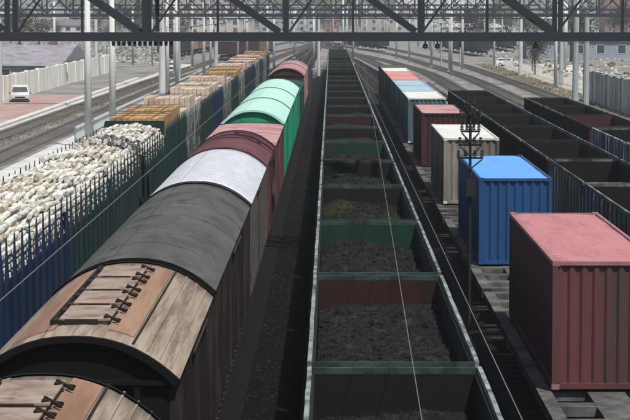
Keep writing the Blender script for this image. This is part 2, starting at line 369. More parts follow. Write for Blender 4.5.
def coal_mesh(seed, top, res, m, low=0, lumps=0):
    nx, ny = res; mb = MB(); hl = GL/2-.12
    for j in range(ny+1):
        for i in range(nx+1):
            x = -1.40+2.80*i/nx; y = -hl+2*hl*j/ny
            e = min(1, (1.40-abs(x))/.5)*min(1, (hl-abs(y))/.8)
            z = top + .16*e + .22*noise.noise(Vector((x*.5, y*.35, seed))) + .09*noise.noise(Vector((x*2.2, y*2.2, seed+9))) + .05*noise.noise(Vector((x*7, y*7, seed+5)))
            z -= low*max(0, y/hl)
            mb.v.append((x, y, z))
    for j in range(ny):
        for i in range(nx):
            a = j*(nx+1)+i; mb.f.append((a, a+1, a+nx+2, a+nx+1)); mb.mi.append(0)
    if lumps:
        rq = random.Random(int(seed*10)); N0 = (nx+1)*(ny+1)
        for _ in range(lumps):
            i = rq.randrange(1, nx); j = rq.randrange(1, ny); p = mb.v[j*(nx+1)+i]; q = .02+.1*rq.random()**3
            o = [(p[0]+q*rq.uniform(.5,1)*a, p[1]+q*rq.uniform(.5,1.2)*b, p[2]+q*rq.uniform(.4,.9)*c) for a, b, c in ((1,0,0),(0,1,0),(-1,0,0),(0,-1,0),(0,0,1),(0,0,-1))]
            mb.add(o, [(0,1,4),(1,2,4),(2,3,4),(3,0,4),(1,0,5),(2,1,5),(3,2,5),(0,3,5)])
    return mb.mesh('coal_load', m)
protos = {k: make_gondola(*v) for k, v in {
    'dark': (M['wagin'], M['coalbody'], M['rim'], M['rimend']),
    'red': (M['wagred'], M['coalbody'], M['rim'], M['rimend']),
    'green': (M['waggreen'], M['coalbody'], M['rim'], M['rimend'])}.items()}
seq = ['dark','red','green','dark','dark','green','dark','red','dark','dark','dark','dark']
desc = {'dark':'dark-walled','red':'rust-red-walled','green':'green-walled'}
used = set()
def use(kind):
    if kind in used: return copy_tree(protos[kind])
    used.add(kind); return protos[kind]
coal_low = [coal_mesh(s, 2.66, (14, 50), M['coal']) for s in (51, 52, 53)]
NG = 25
for i in range(-1, NG):
    k = seq[i] if 0 <= i < len(seq) else ('dark','dark','green')[i % 3] if i > 0 else 'dark'
    y = 46.9 + GP*(i-1)
    o = use(k); o.location = (XG, y, 0)
    if i < 0: lab = 'dark open wagon nearest below the photo, tail of the central coal train'
    else: lab = '%s open coal wagon, %s from the bottom in the central train' % (desc[k], ORD[i])
    tag(o, lab, 'open wagon', 'open coal wagons of the central train')
    if i < 6:
        me = coal_mesh(i*3.1+2, 2.62 if i else 2.55, (40, 150), M['coalmoss'] if i == 3 else M['coal'], 0, 2600)
    else: me = coal_low[i % 3]
    c = put('coal_load', me, None, (XG, y, 0))
    tag(c, ('rough black coal filling the %s wagon from the bottom of the central train' % ORD[max(i,0)]) if i >= 0 else 'rough black coal in the wagon just below the photo', 'coal load', 'coal heaped in the central train')
# right-hand dark trains
protos['A'] = make_gondola(M['wagin'], M['coalbody'], M['rimdim'], M['rimdim'], 1, M['rib'])
protos['A2'] = make_gondola(M['wagin'], M['coalbody'], M['rimdim'], M['coalbody'], 0, None, False)
protos['Bm'] = make_gondola(M['maroon'], M['maroon'], M['maroon'], M['maroon'], 0, None)
protos['Bb'] = make_gondola(M['wagin'], M['navygreen'], M['rib'], M['rimdim'], 1, M['ribblue'])
for i in range(0, 10):
    y0 = 41.2 + GP*i                    # near end
    k = 'A' if i < 4 else 'A2'
    o = use(k); o.location = (XA, y0+GL/2, 0)
    tag(o, 'dark open wagon, %s ribs, %s from near end, right of the containers' % ('pale grey' if i < 4 else 'black', ORD[i]), 'open wagon', 'open wagons right of the container train')
    c = put('coal_load', coal_mesh(i+70, 2.0, (14, 50), M['coal']), None, (XA, y0+GL/2, 0)) if i in (1,2,3,4,5,7) else None
    if c: tag(c, 'black coal in the %s wagon of the train right of the containers' % ORD[i], 'coal load', 'coal in the right-hand train')
for i, k in enumerate(['Bb','Bb','Bb','Bm','A2','A2']):
    y0 = 81 + GP*i + (1.2 if i > 2 else 0)
    o = use(k); o.location = (XD, y0+GL/2, 0)
    w = {'Bb':'dark open wagon with pale blue side ribs','Bm':'maroon open wagon','A2':'black empty open wagon'}[k]
    tag(o, '%s, %s from near end of rightmost line' % (w, ORD[i]), 'open wagon', 'open wagons of the rightmost line')

# ------------------------------------------------------------------ flat wagons + containers
FP = 24.3
def make_flat():
    root = thing('flat_wagon', None, None); hl = 11.75
    for s in (-1, 1):
        a = sorted((s*1.22, s*1.53)); MB().box(a[0], a[1], -hl, hl, .95, 1.2).build('side_sill', M['deck'], root)
        MB().box(-1.53, 1.53, *sorted((s*hl, s*(hl-.45))), .93, 1.205).build('end_beam', M['deck'], root)
        MB().box(-.12, .12, *sorted((s*(hl), s*(hl+.38))), .85, 1.1).build('coupler', M['under'], root)
    MB().box(-.42, .42, -hl+.46, hl-.46, .75, 1.19).build('centre_sill', M['deck'], root)
    n = 12
    for i in range(1, n):
        y = -hl+2*hl*i/n
        for s in (-1, 1): MB().box(*sorted((s*.423, s*1.217)), y-.28, y+.28, .97, 1.185).build('cross_beam', M['deck'], root)
    add_bogies(root, (-hl+2.6, hl-2.6), True)
    return root
flat0 = make_flat()
for i in range(-1, 8):
    o = flat0 if i == -1 else copy_tree(flat0)
    o.location = (XC, 44+FP*i+FP/2, 0)
    tag(o, 'pale dusty skeletal flat wagon %s' % ('just below the photo, ahead of the red container' if i < 0 else 'carrying the %s container from the bottom right' % ORD[i] if i < 4 else 'under the row of pale containers, %s from the near end' % ORD[i]), 'flat wagon', 'flat wagons of the container train')
def corrug(mb, a, b, z0, z1, out, depth=.05, pitch=.28):
    """corrugated vertical sheet from a to b (xy), outward normal out"""
    a = Vector(a); b = Vector(b); L = (b-a).length; n = max(2, round(L/pitch)); d = (b-a)/n; o = Vector(out)
    pts = []
    for i in range(n):
        p = a+d*i
        pts += [p, p+d*.28, p+d*.5-o*depth, p+d*.78-o*depth]
    pts.append(b)
    m = len(pts); mb.add([(p.x,p.y,z) for z in (z0,z1) for p in pts], [(i,i+1,m+i+1,m+i) for i in range(m-1)])
def make_container(y, side, roof, edge, label, x=XC, L=12.19, W=2.44, H=2.9, marks=None):
    root = thing('shipping_container', label, 'container', (x, y+L/2, 1.25), 'containers on the flat wagons')
    hl, hw = L/2, W/2
    for sx in (-1, 1):
        for sy in (-1, 1):
            p = MB(); p.box(*sorted((sx*hw, sx*(hw-.12))), *sorted((sy*hl, sy*(hl-.12))), .12, H-.12); p.build('corner_post', side, root)
            for z in (0, H-.12):
                MB().box(*sorted((sx*(hw+.004), sx*(hw-.17))), *sorted((sy*(hl+.004), sy*(hl-.17))), z, z+.12).build('corner_casting', edge, root)
    for sx in (-1, 1):
        m = MB(); corrug(m, (sx*(hw-.02), -hl+.12), (sx*(hw-.02), hl-.12), .15, H-.1, (sx, 0)); m.build('side_panel', side, root)
        MB().box(*sorted((sx*hw, sx*(hw-.08))), -hl+.17, hl-.17, H-.1, H-.015).build('top_rail', edge, root)
        MB().box(*sorted((sx*hw, sx*(hw-.1))), -hl+.17, hl-.17, .01, .15).build('bottom_rail', side, root)
    m = MB(); corrug(m, (-hw+.12, -hl+.03), (hw-.12, -hl+.03), .14, H-.1, (0, -1), .045, .27); m.build('end_panel', side, root)
    MB().box(-hw+.17, hw-.17, -hl, -hl+.08, H-.1, H-.015).build('top_rail', edge, root)
    MB().box(-hw+.17, hw-.17, -hl, -hl+.1, .01, .14).build('bottom_rail', side, root)
    for sx in (-1, 1):
        d = MB().box(*sorted((sx*.01, sx*(hw-.12))), hl-.06, hl-.02, .14, H-.1).build('door', side, root)
        for k in (.35, .8): MB().tube((sx*k, hl, .1), (sx*k, hl, H-.1), .02).build('lock_rod', M['steel'], d)
    MB().box(-hw+.17, hw-.17, hl-.1, hl-.003, H-.1, H-.015).build('top_rail', edge, root)
    # roof, corrugated across, with slight dents
    m = MB(); n = int((L-.3)/.28)*2; nx = 8
    for j in range(n+1):
        for i in range(nx+1):
            xx = -hw+.082+(W-.164)*i/nx; yy = -hl+.09+(L-.19)*j/n
            m.v.append((xx, yy, H-.05+(.03 if (j//2) % 2 else 0)*(0 < i < nx)-.035*abs(noise.noise(Vector((xx*.6+y, yy*.4, y))))))
    for j in range(n):
        for i in range(nx):
            a = j*(nx+1)+i; m.f.append((a,a+1,a+nx+2,a+nx+1)); m.mi.append(0)
    m.build('roof', roof, root)
    if marks:
        for (mx, mz, w, h) in marks: MB().box(mx-w/2, mx+w/2, -hl-.006, -hl-.001, mz-h/2, mz+h/2).build('scuff_mark', M['beige'], root)
    return root
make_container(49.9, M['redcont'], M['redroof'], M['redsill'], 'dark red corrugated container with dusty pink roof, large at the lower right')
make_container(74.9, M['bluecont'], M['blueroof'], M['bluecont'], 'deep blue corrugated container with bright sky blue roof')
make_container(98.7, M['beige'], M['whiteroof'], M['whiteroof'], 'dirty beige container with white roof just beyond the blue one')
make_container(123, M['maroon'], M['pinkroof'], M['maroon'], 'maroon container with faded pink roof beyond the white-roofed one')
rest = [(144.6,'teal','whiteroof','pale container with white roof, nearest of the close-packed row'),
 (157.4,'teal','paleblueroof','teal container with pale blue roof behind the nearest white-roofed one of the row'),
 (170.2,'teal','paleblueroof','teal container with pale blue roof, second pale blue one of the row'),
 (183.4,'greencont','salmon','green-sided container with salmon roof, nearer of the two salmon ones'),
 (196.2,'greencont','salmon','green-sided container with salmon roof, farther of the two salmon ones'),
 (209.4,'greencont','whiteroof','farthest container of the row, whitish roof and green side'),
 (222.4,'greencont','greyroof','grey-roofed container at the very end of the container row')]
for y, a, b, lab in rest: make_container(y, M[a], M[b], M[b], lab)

# ------------------------------------------------------------------ covered wagons
ZE, ZR, HW = 3.85, 4.55, 1.63
def arch(u, ze, zr): return ze + (zr-ze)*(1-abs(u)**2.3)
def make_boxcar(name, y0, y1, roofm, endm, sidem, label, ze=ZE, zr=ZR, ribs=True, kind='covered wagon', seams=6, overhang=.12, trim=None, doorm=None, rimm=None):
    L = y1-y0; hl = L/2; root = thing(name, label, kind, (XB, (y0+y1)/2, 0), 'covered wagons of the left-centre train')
    N = 20
    us = [math.sin(math.pi/2*(-1+2*i/N)) for i in range(N+1)]
    # roof shell with thickness
    m = MB(); t = .05; js = [-hl]; 
    ns = max(2, int(L/1.2))
    js = [-hl+L*i/ns for i in range(ns+1)]
    pr = [(u*(HW+.03), arch(u, ze, zr)) for u in us]
    n = len(pr)
    m.add([(x, y, z) for y in js for x, z in pr] + [(x*.97, y, z-t) for y in js for x, z in pr],
        [(i*n+j, i*n+j+1, (i+1)*n+j+1, (i+1)*n+j) for i in range(ns) for j in range(n-1)] +
        [(len(js)*n+i*n+j+1, len(js)*n+i*n+j, len(js)*n+(i+1)*n+j, len(js)*n+(i+1)*n+j+1) for i in range(ns) for j in range(n-1)] +
        [(j+1, j, len(js)*n+j, len(js)*n+j+1) for j in range(n-1)] + [(ns*n+j, ns*n+j+1, len(js)*n+ns*n+j+1, len(js)*n+ns*n+j) for j in range(n-1)])
    rf = m.build('roof', roofm, root, True)
    for p in rf.data.polygons: p.use_smooth = True
    # cross seams standing on the roof
    if seams:
        for k in range(1, seams):
            y = -hl+L*k/seams; m = MB(); e = .01
            vs = []
            for yy in (y-.02, y+.02):
                for x, z in pr: vs.append((x*1.002, yy, z+e))
            m.add(vs, [(j, j+1, n+j+1, n+j) for j in range(n-1)])
            m.add([(x, y-.02, z-.01) for x, z in pr]+[(x*1.002, y-.02, z+e) for x, z in pr], [(j, j+1, n+j+1, n+j) for j in range(n-1)])
            m.build('roof_seam', roofm, rf)
    # rim band on the ends
    for s in (-1, 1):
        m = MB(); yy = s*hl
        a = [(x*1.012, yy-s*.09, z+.03) for x, z in pr]; b = [(x*1.012, yy+s*.025, z+.03) for x, z in pr]; c = [(x*.965, yy+s*.025, z-.07) for x, z in pr]
        m.add(a+b+c, [(j, j+1, n+j+1, n+j) for j in range(n-1)] + [(n+j, n+j+1, 2*n+j+1, 2*n+j) for j in range(n-1)])
        m.build('end_rim', rimm or trim or endm, rf)
        # end wall: arched sheet with ribs
        ye = s*(hl-.12); m = MB()
        top = [(u*(HW-.06), arch(u, ze, zr)-.06) for u in us]
        vs = [(x, ye, z) for x, z in top] + [(x, ye, 1.1) for x, z in top]
        m.add(vs, [(j, j+1, n+j+1, n+j) for j in range(n-1)])
        for x in (-1.0, -.35, .35, 1.0):
            zt = arch(x/HW, ze, zr)-.12; m.box(x-.05, x+.05, *sorted((ye+s*.002, ye+s*.08)), 1.1, min(zt, ze-.06))
        m.box(-HW+.08, HW-.08, *sorted((ye+s*.002, ye+s*.1)), ze-.055, ze+.015)
        m.build('end_wall', endm, root)
        MB().box(-.12, .12, *sorted((s*(hl-.05), s*(hl+.3))), .9, 1.15).build('coupler', M['under'], root)
        # side
        w = MB(); w.k = 0
        w.box(*sorted((s*(HW-.06), s*(HW-.12))), -hl+.1, hl-.1, 1.1, ze)
        if ribs:
            w.k = 1; nr_ = max(6, int(L/1.1))
            for k in range(nr_+1):
                y = -hl+.18+(L-.36)*k/nr_
                if abs(y) < 1.1: continue
                w.box(*sorted((s*(HW-.058), s*(HW+.015))), y-.05, y+.05, 1.05, ze-.03)
        w.build('side_wall', [sidem, trim or sidem], root)
        d = MB().box(*sorted((s*(HW-.057), s*(HW+.02))), -1.05, 1.05, 1.2, ze-.15).build('door', doorm or sidem, root)
        MB().tube((s*(HW+.04), -1.4, ze-.12), (s*(HW+.04), 2.8, ze-.12), .025).build('door_rail', M['under'], d)
    MB().box(-1.5, 1.5, -hl+.05, hl-.05, .95, 1.095).build('underframe', M['under'], root)
    add_bogies(root, (-hl+2.3, hl-2.3))
    return root, rf, hl
def hatches(root, rf, yc, y0, y1, n, x0, x1):
    """raised roof hatch strip with lids and clamps (local y = world y - yc)"""
    # rusty longitudinal panels beside the hatches, lying on the curved roof
    for (a, b) in ((x1+.02, .86), (-1.12, x0-.02)):
        m = MB(); k = 6; L0, L1 = y0-yc-.6, y1-yc+.4
        xs_ = [a+(b-a)*i/k for i in range(k+1)]
        m.add([(x, y, arch(x/HW, ZE, ZR)+dz) for y in (L0, L1) for dz in (0, .028) for x in xs_],
              [(k+1+i, k+2+i, 3*(k+1)+1+i, 3*(k+1)+i) for i in range(k)] + [(i, i+1, k+2+i, k+1+i) for i in range(k)] + [(0, k+1, 3*(k+1), 2*(k+1)), (k, 3*(k+1)-1, 4*(k+1)-1, 2*(k+1)-1)])
        m.build('roof_board', M['orangeroof'], root)
    for q in (.9, 1.12, 1.32, 1.5):
        z = arch(q/HW, ZE, ZR); MB().bar((q, y0-yc-1.2, z+.012), (q, y1-yc+.8, z+.012), .035, .03).build('roof_batten', M['brownroof'] if q != .9 else M['clamp'], rf)
    st = (y1-y0)/n
    for i in range(n):
        a = y0-yc+st*i; b = a+st*.82
        h = MB(); z = ZR-.04
        h.box(x0+.05, x1-.05, a, b, z-.05, z+.09)
        h.box(x0, x1, a-.04, b+.04, z+.09, z+.12)
        lid = h.build('roof_hatch', M['lid'], root)
        for (xx, s) in ((x0, -1), (x1, 1)):
            for yy in (a+.15, b-.25):
                c = MB()
                if s == -1: c.box(xx-.14, xx+.06, yy-.2, yy+.16, z+.0, z+.1)
                else:
                    c.bar((xx-.1, yy-.12, z+.14), (xx+.14, yy+.12, z+.06), .045, .04); c.bar((xx-.1, yy+.12, z+.145), (xx+.14, yy-.12, z+.065), .045, .04)
                c.build('clamp', M['clamp'], lid)
        c = MB(); c.box(x0-.16, x0-.1, a, b+st*.18, z+.02, z+.09); c.box(x0+.1, x1-.2, a-.14, a-.06, z+.02, z+.12); c.build('hinge_bar', M['clamp'], lid)
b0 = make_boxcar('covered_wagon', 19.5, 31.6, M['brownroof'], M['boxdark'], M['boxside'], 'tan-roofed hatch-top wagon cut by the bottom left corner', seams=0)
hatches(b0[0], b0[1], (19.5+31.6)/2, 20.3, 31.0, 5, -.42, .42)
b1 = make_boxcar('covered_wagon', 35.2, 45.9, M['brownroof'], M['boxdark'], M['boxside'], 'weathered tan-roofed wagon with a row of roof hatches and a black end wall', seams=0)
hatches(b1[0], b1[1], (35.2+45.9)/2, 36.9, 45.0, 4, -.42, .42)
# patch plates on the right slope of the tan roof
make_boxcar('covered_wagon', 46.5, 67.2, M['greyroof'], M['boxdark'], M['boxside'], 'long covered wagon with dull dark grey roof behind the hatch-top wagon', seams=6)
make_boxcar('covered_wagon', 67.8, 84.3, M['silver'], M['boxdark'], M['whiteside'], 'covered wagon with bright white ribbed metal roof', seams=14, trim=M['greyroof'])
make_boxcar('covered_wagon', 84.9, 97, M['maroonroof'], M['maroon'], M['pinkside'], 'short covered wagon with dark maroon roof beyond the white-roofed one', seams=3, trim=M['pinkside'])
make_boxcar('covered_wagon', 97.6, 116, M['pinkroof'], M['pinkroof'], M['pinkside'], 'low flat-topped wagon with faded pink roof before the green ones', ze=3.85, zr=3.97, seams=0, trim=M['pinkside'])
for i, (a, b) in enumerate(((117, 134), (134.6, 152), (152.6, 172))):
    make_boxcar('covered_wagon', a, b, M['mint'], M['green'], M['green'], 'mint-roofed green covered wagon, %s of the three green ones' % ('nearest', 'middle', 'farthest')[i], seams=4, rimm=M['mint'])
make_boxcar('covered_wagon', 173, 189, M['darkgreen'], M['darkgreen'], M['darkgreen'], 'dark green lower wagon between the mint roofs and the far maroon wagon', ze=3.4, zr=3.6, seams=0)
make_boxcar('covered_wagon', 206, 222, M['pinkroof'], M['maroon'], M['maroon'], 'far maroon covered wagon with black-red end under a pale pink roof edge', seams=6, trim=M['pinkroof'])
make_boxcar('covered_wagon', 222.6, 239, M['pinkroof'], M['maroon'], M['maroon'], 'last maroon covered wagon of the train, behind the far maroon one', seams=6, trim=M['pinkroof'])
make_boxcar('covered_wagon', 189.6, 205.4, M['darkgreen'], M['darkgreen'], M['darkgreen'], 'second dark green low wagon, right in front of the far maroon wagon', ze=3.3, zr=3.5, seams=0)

# ------------------------------------------------------------------ timber wagons on the left
def make_timber_wagon(body, stake=None, L=13.3, zt=4.15, zs=3.0, n=10, endz=None, full=True):
    root = thing('timber_wagon', None, None); hl = L/2
    MB().box(-1.45, 1.45, -hl+.05, hl-.05, 1.05, 1.3).build('floor', M['under'], root)
    for s in (-1, 1):
        sw = MB().box(*sorted((s*1.45, s*1.5)), -hl+.04, hl-.04, 1.1, zs).build('side_wall', body, root)
        for i in range(n):
            y = -hl+.3+(L-.6)*i/(n-1); m = MB()
            x0 = s*1.51; lean = s*.02
            m.add([(x0, y-.14, 1.1), (x0+s*.12, y-.12, 1.1), (x0+s*.12, y+.12, 1.1), (x0, y+.14, 1.1),
                   (x0, y-.17, zs), (x0+s*.09, y-.13, zs), (x0+s*.09, y+.13, zs), (x0, y+.17, zs),
                   (x0+lean, y-.03, zt), (x0+lean+s*.025, y-.03, zt), (x0+lean+s*.025, y+.03, zt), (x0+lean, y+.03, zt)],
                  [(0,1,5,4),(1,2,6,5),(2,3,7,6),(3,0,4,7),(4,5,9,8),(5,6,10,9),(6,7,11,10),(7,4,8,11),(8,9,10,11)])
            m.build('stake', stake or body, root)
        ez = (endz if s == 1 else None) or 3.6
        w = MB().box(-1.44, 1.44, *sorted((s*(hl-.08), s*(hl-.02))), 1.3, ez)
        for x in (-1, -.35, .35, 1): w.box(x-.06, x+.06, *sorted((s*(hl-.018), s*(hl+.05))), 1.3, ez)
        w.build('end_wall', body, root)
        MB().box(-.12, .12, *sorted((s*(hl-.02), s*(hl+.3))), .85, 1.05).build('coupler', M['under'], root)
    add_bogies(root, (-hl+2.3, hl-2.3), full)
    return root
TW = make_timber_wagon(M['navy']); TG = make_timber_wagon(M['navygreen']); TE = make_timber_wagon(M['navygreen'], endz=4.4); TL = make_timber_wagon(M['navygreen'], M['navygreen'], zs=3.95, zt=4.3); TN = make_timber_wagon(M['navy'], M['navy'], zs=3.95, zt=4.3); TM_ = make_timber_wagon(M['darkgreen'], M['rimdim'], zs=3.9, zt=4.25)
tws = [(40.8, TW), (54.5, None), (68.2, TG), (81.9, 'g'), (95.6, TE)]
wl_lab = ['navy timber wagon mostly outside the left edge of the photo', 'navy stake-sided timber wagon at the left edge of the photo', 'dark teal stake-sided timber wagon, second in the line of log loads',
  'dark teal stake-sided timber wagon, third in the line of log loads', 'dark teal timber wagon with a tall dark end wall, last of the log loads']
LG = []
rr = random.Random(21)
for v in range(6):
    m = MB(); L = 1.95; n = 9; r = .065+.008*v; pts = []
    bx, bz = rr.uniform(-.06, .06), rr.uniform(-.03, .05)
    rings = 5; vs = []
    for k in range(rings):
        t = k/(rings-1); rad = r*(1.1-.25*t)*(1+.06*rr.uniform(-1,1)); c = 4*t*(1-t)
        for i in range(n):
            a = 2*math.pi*i/n; q = 1+.1*rr.uniform(-1,1); vs.append((bx*c+math.cos(a)*rad*q, -L/2+L*t, bz*c+math.sin(a)*rad*q))
    m.add(vs, [(k*n+i, k*n+(i+1)%n, (k+1)*n+(i+1)%n, (k+1)*n+i)[::-1] for k in range(rings-1) for i in range(n)] + [tuple(range(n)), tuple(range((rings-1)*n, rings*n))[::-1]])
    LG.append(m.mesh('log', M[('birch','birchpale','birch','birchbrown','birchpale','birch')[v]], False))
def side_logs(mb, L, z0, z1, rr):
    hl = L/2-.15
    for s in (-1, 1):
        for row in range(int((z1-z0)/.19)):
            y = -hl
            while y < hl-.3:
                l = min(rr.uniform(1.8, 2.3), hl-y); r = rr.uniform(.08,.115)
                mb.tube((s*(1.36+rr.uniform(-.03,.03)), y, z0+.1+.19*row), (s*(1.36+rr.uniform(-.03,.03)), y+l-.03, z0+.1+.19*row+rr.uniform(-.02,.02)), r, r*.88, 6); y += l
logcount = 0
for i, (y0, w) in enumerate(tws):
    if w is None: w = copy_tree(TW)
    elif w == 'g': w = copy_tree(TG)
    w.location = (XW, y0+6.65, 0); tag(w, wl_lab[i], 'timber wagon', 'stake-sided timber wagons at the left')
    mb = MB(); mb.box(-1.3, 1.3, -6.3, 6.3, 1.35, 3.62); side_logs(mb, 13.3, 2.4, 3.75, rr)
    for lay in range(2):
      for x in range(21):      # upper layers of the heap
        for k in range(6):
            u = (x-10)/10.3; yy = -5.4+2.15*k+rr.uniform(-.09,.09); z = 3.68+.13*lay+.24*(1-u*u)+rr.uniform(-.04,.04); q = rr.uniform(.055,.085)
            mb.tube((u*1.32, yy-rr.uniform(.9,.98), z), (u*1.32+rr.uniform(-.08,.08), yy+.95, z+rr.uniform(-.05,.05)), q*1.1, q, 7)
    p = mb.build('log_pile', M['birch'], None); p.location = (XW, y0+6.65, 0)
    tag(p, 'mass of pale logs packed inside %s' % wl_lab[i].replace(' mostly outside the left edge of the photo', ' lowest at the left'), 'log pile', kind='stuff')
    if i == 0: continue
    for k in range(6):
        for x in range(12):
            u = (x-5.5)/6.2; yy = -5.4+2.15*k+rr.uniform(-.1,.1)
            z = 3.93+.25*(1-u*u)+rr.uniform(-.04,.07)+(.12 if (k*7+i*3) % 4 == 0 else 0)
            o = put('log', rr.choice(LG), None, (XW+u*1.3+rr.uniform(-.05,.05), y0+6.65+yy, z), (rr.uniform(-.04,.04), rr.uniform(0,6), rr.uniform(-.06,.06)+(rr.uniform(-.4,.4) if rr.random() < .1 else 0)))
            tag(o, 'loose log on the %s log load, %s from left, %s row from near end' % (('nearest','second','third','farthest')[i-1], ORD[x], ORD[k]), 'log', 'loose logs on top of the log wagons'); logcount += 1
# wagons of sawn timber farther along
for i in range(13):
    y0 = 109.4 + 13.9*i
    w = {0: TL, 1: TM_, 3: TN}.get(i) or copy_tree((TL, TM_, TL, TN, TM_)[i % 5])
    w.location = (XW, y0+6.65, 0)
    tag(w, 'stake-sided wagon with sawn timber, %s beyond the log loads' % ORD[i], 'timber wagon', 'stake-sided wagons loaded with sawn timber')
    top = [M['lumber'], M['lumbertop'], M['lumberpink'], M['lumbertop'], M['lumberpink'], M['lumberpink']][i % 6]
    npk = 2
    for k in range(npk):
        m = MB(); a = y0+.4+k*6.3; hz = (4.5, 4.62, 4.2, 4.7, 4.35, 4.1)[(i*2+k) % 6]
        m.k = 0
        # planks: rows of boards side by side, uneven ends
        rw = random.Random(i*10+k)
        for r_ in range(9):
            x0 = -1.33+2.66*r_/9; 
            for q in range(4):
                z0 = 1.35+(hz-1.35)*q/4; e = rw.uniform(0, .12); m.k = 1 if q == 3 else 0
                m.box(x0+.012, x0+2.66/9-.012, e, (5.75, 5.2, 5.6)[i % 3]-rw.uniform(0,.12), z0+.01, z0+(hz-1.35)/4-.012+(rw.uniform(-.05,.06) if q == 3 else 0))
        for q in (.8, 2.9, 4.7): m.k = 2; m.box(-1.36, 1.36, q-.04, q+.04, hz+.075, hz+.1)
        o = m.build('timber_pack', [M['lumber'], top, M['sleeper']], None); o.location = (XW, a, 0)
        tag(o, '%s pack of sawn boards on the %s wagon beyond the log loads' % ('near' if k == 0 else 'far', ORD[i]), 'timber pack', 'packs of sawn timber on the left train')

# ------------------------------------------------------------------ big truss across the yard
def zspan(y, X, ytop): return 0
T = thing('truss_gantry', 'dark slate steel truss gantry crossing the whole top of the photo', 'gantry', (0, 90, 0))
zb, zt = 8.68, 12.7
nodes = [-18.9, -13.2, -7.72, -2.1, 3.35, 8.85, 14.4, 19.9]
for yy, w, bot in ((0, .36, .34), (2.3, .3, .3)):
    MB().box(-19.1, 20.1, yy-.16, yy+.16, zb-w/2, zb+w/2).build('bottom_chord', M['truss'], T)
    MB().box(-19.1, 20.1, yy-.16, yy+.16, zt-w/2, zt+w/2).build('top_chord', M['truss'], T)
    for i, x in enumerate(nodes):
        MB().bar((x+.28, yy, zb+w/2+.002), (x+.28, yy, zt-w/2-.002), .19, .2).build('vertical', M['truss'], T)
        if i:
            MB().bar((nodes[i-1]+.4, yy+.003, zt-w/2-.03), (x+.02, yy+.003, zb+w/2+.03), .27 if yy == 0 else .16, .18).build('diagonal', M['truss'], T)
            if yy:
                xm = (nodes[i-1]+x)/2+.28
                MB().bar((xm, yy, zb+w/2+.002), (xm, yy, zt-w/2-.002), .1, .12).build('vertical', M['truss'], T)
                MB().bar((nodes[i-1]+.4, yy-.12, zb+w/2+.03), (xm-.06, yy-.12, zt-w/2-.03), .09, .08).build('diagonal', M['truss'], T)
MB().bar((-7.0, 1.0, zb+.2), (-7.0, 1.0, zt-.2), .16, .16).build('vertical', M['truss'], T)
for i, x in enumerate(nodes): 
    MB().box(x+.2, x+.36, .165, 2.13, zb-.1, zb+.08).build('cross_tie', M['truss'], T)
    MB().box(x+.2, x+.36, .165, 2.13, zt-.1, zt+.08).build('cross_tie', M['truss'], T)
for i in range(12):
    x = -8.68+.21*i; m = MB(); m.tube((x, -.05, zb-.37), (x, -.05, zb-.185), .055, .075, 8); m.build('insulator', M['black'], T)
for x in (-19.0, 20.0):
    for yy in (0, 2.3): MB().box(x-.22, x+.22, yy-.2, yy+.2, -.2, zb-.19).build('leg', M['truss'], T)
    for k in range(5):
        MB().bar((x, .2, .3+1.6*k), (x, 2.1, 1.7+1.6*k), .1, .1).build('leg_brace', M['truss'], T)
def bulb(x, z, nm):
    m = MB(); m.tube((0,0,0), (0,0,-.1), .03); m.tube((0,0,-.1), (0,0,-.24), .07, .13, 12); m.tube((0,0,-.24), (0,0,-.28), .11, .07, 12)
    o = thing('hanging_lamp', nm, 'lamp', (x, 90, z), 'dark lamps hung under the truss')
    m.build('lamp_shade', M['black'], o); MB().tube((0,0,-.27), (0,0,-.32), .05, .04, 8).build('bulb', M['lampglass'], o)
bulb((437-331)*.04, zb-.18, 'dark round lamp hanging under the truss right of centre')
bulb((535-331)*.04, zb-.18, 'dark round lamp hanging under the truss, rightmost of the three')
bulb((425-331)*.04, zb-.18, 'dark round lamp hanging under the truss, leftmost of the three')
# farther lattice gantries
def lattice(y, z0, z1, x0, x1, bay, legs, label, th=.36, m='trussfar'):
    g = thing('lattice_gantry', label, 'gantry', (0, y, 0), None)
    for z in (z0, z1): MB().box(x0, x1, -.15, .15, z-th/2, z+th/2).build('chord', M[m], g)
    MB().box(x0, x1, 1.3, 1.5, z0-th/3, z0+th/3).build('chord', M[m], g)
    n = int((x1-x0)/bay); w = MB()
    for i in range(n+1):
        x = x0+bay*i
        w.bar((x, 0, z0+th/2), (x, 0, z1-th/2), .16, .12)
        if i < n:
            w.bar((x, .03, z0+th/2), (x+bay, .03, z1-th/2), .13, .08)
            w.bar((x, -.07, z1-th/2), (x+bay, -.07, z0+th/2), .13, .08)
            w.bar((x, .15, z0), (x+bay, 1.3, z0), .08, .08)
    w.build('lattice_web', M[m], g)
    for (x, r, mm) in legs:
        q = MB(); q.tube((x, 0, -.2), (x, 0, z0-th/2), r*1.15, r*.9, 10); q.build('leg', M[mm], g)
lattice(232, 9.27, 12.2, -40, 45, 2.7, [(-34.2,.28,'concrete'), (-17.4,.33,'concrete'), (25.15,.3,'concdark'), (26.25,.3,'concdark')], 'grey lattice gantry behind the big truss, standing on paired masts at right')
lattice(345, 8.6, 10.6, -40, 32, 2.6, [(-36,.3,'concrete'), (-17.6,.3,'concrete'), (-1.9,.22,'concrete'), (29,.3,'concrete')], 'thin far lattice gantry on pale masts over the middle tracks', th=.24)
lattice(300, 9.9, 13.4, -48, 52, 3.2, [(-46,.3,'concdark'), (-20.3,.26,'concdark'), (30.6,.3,'concdark'), (48,.3,'concdark')], 'grey lattice gantry between the nearer lattice one and the far thin one', th=.3)

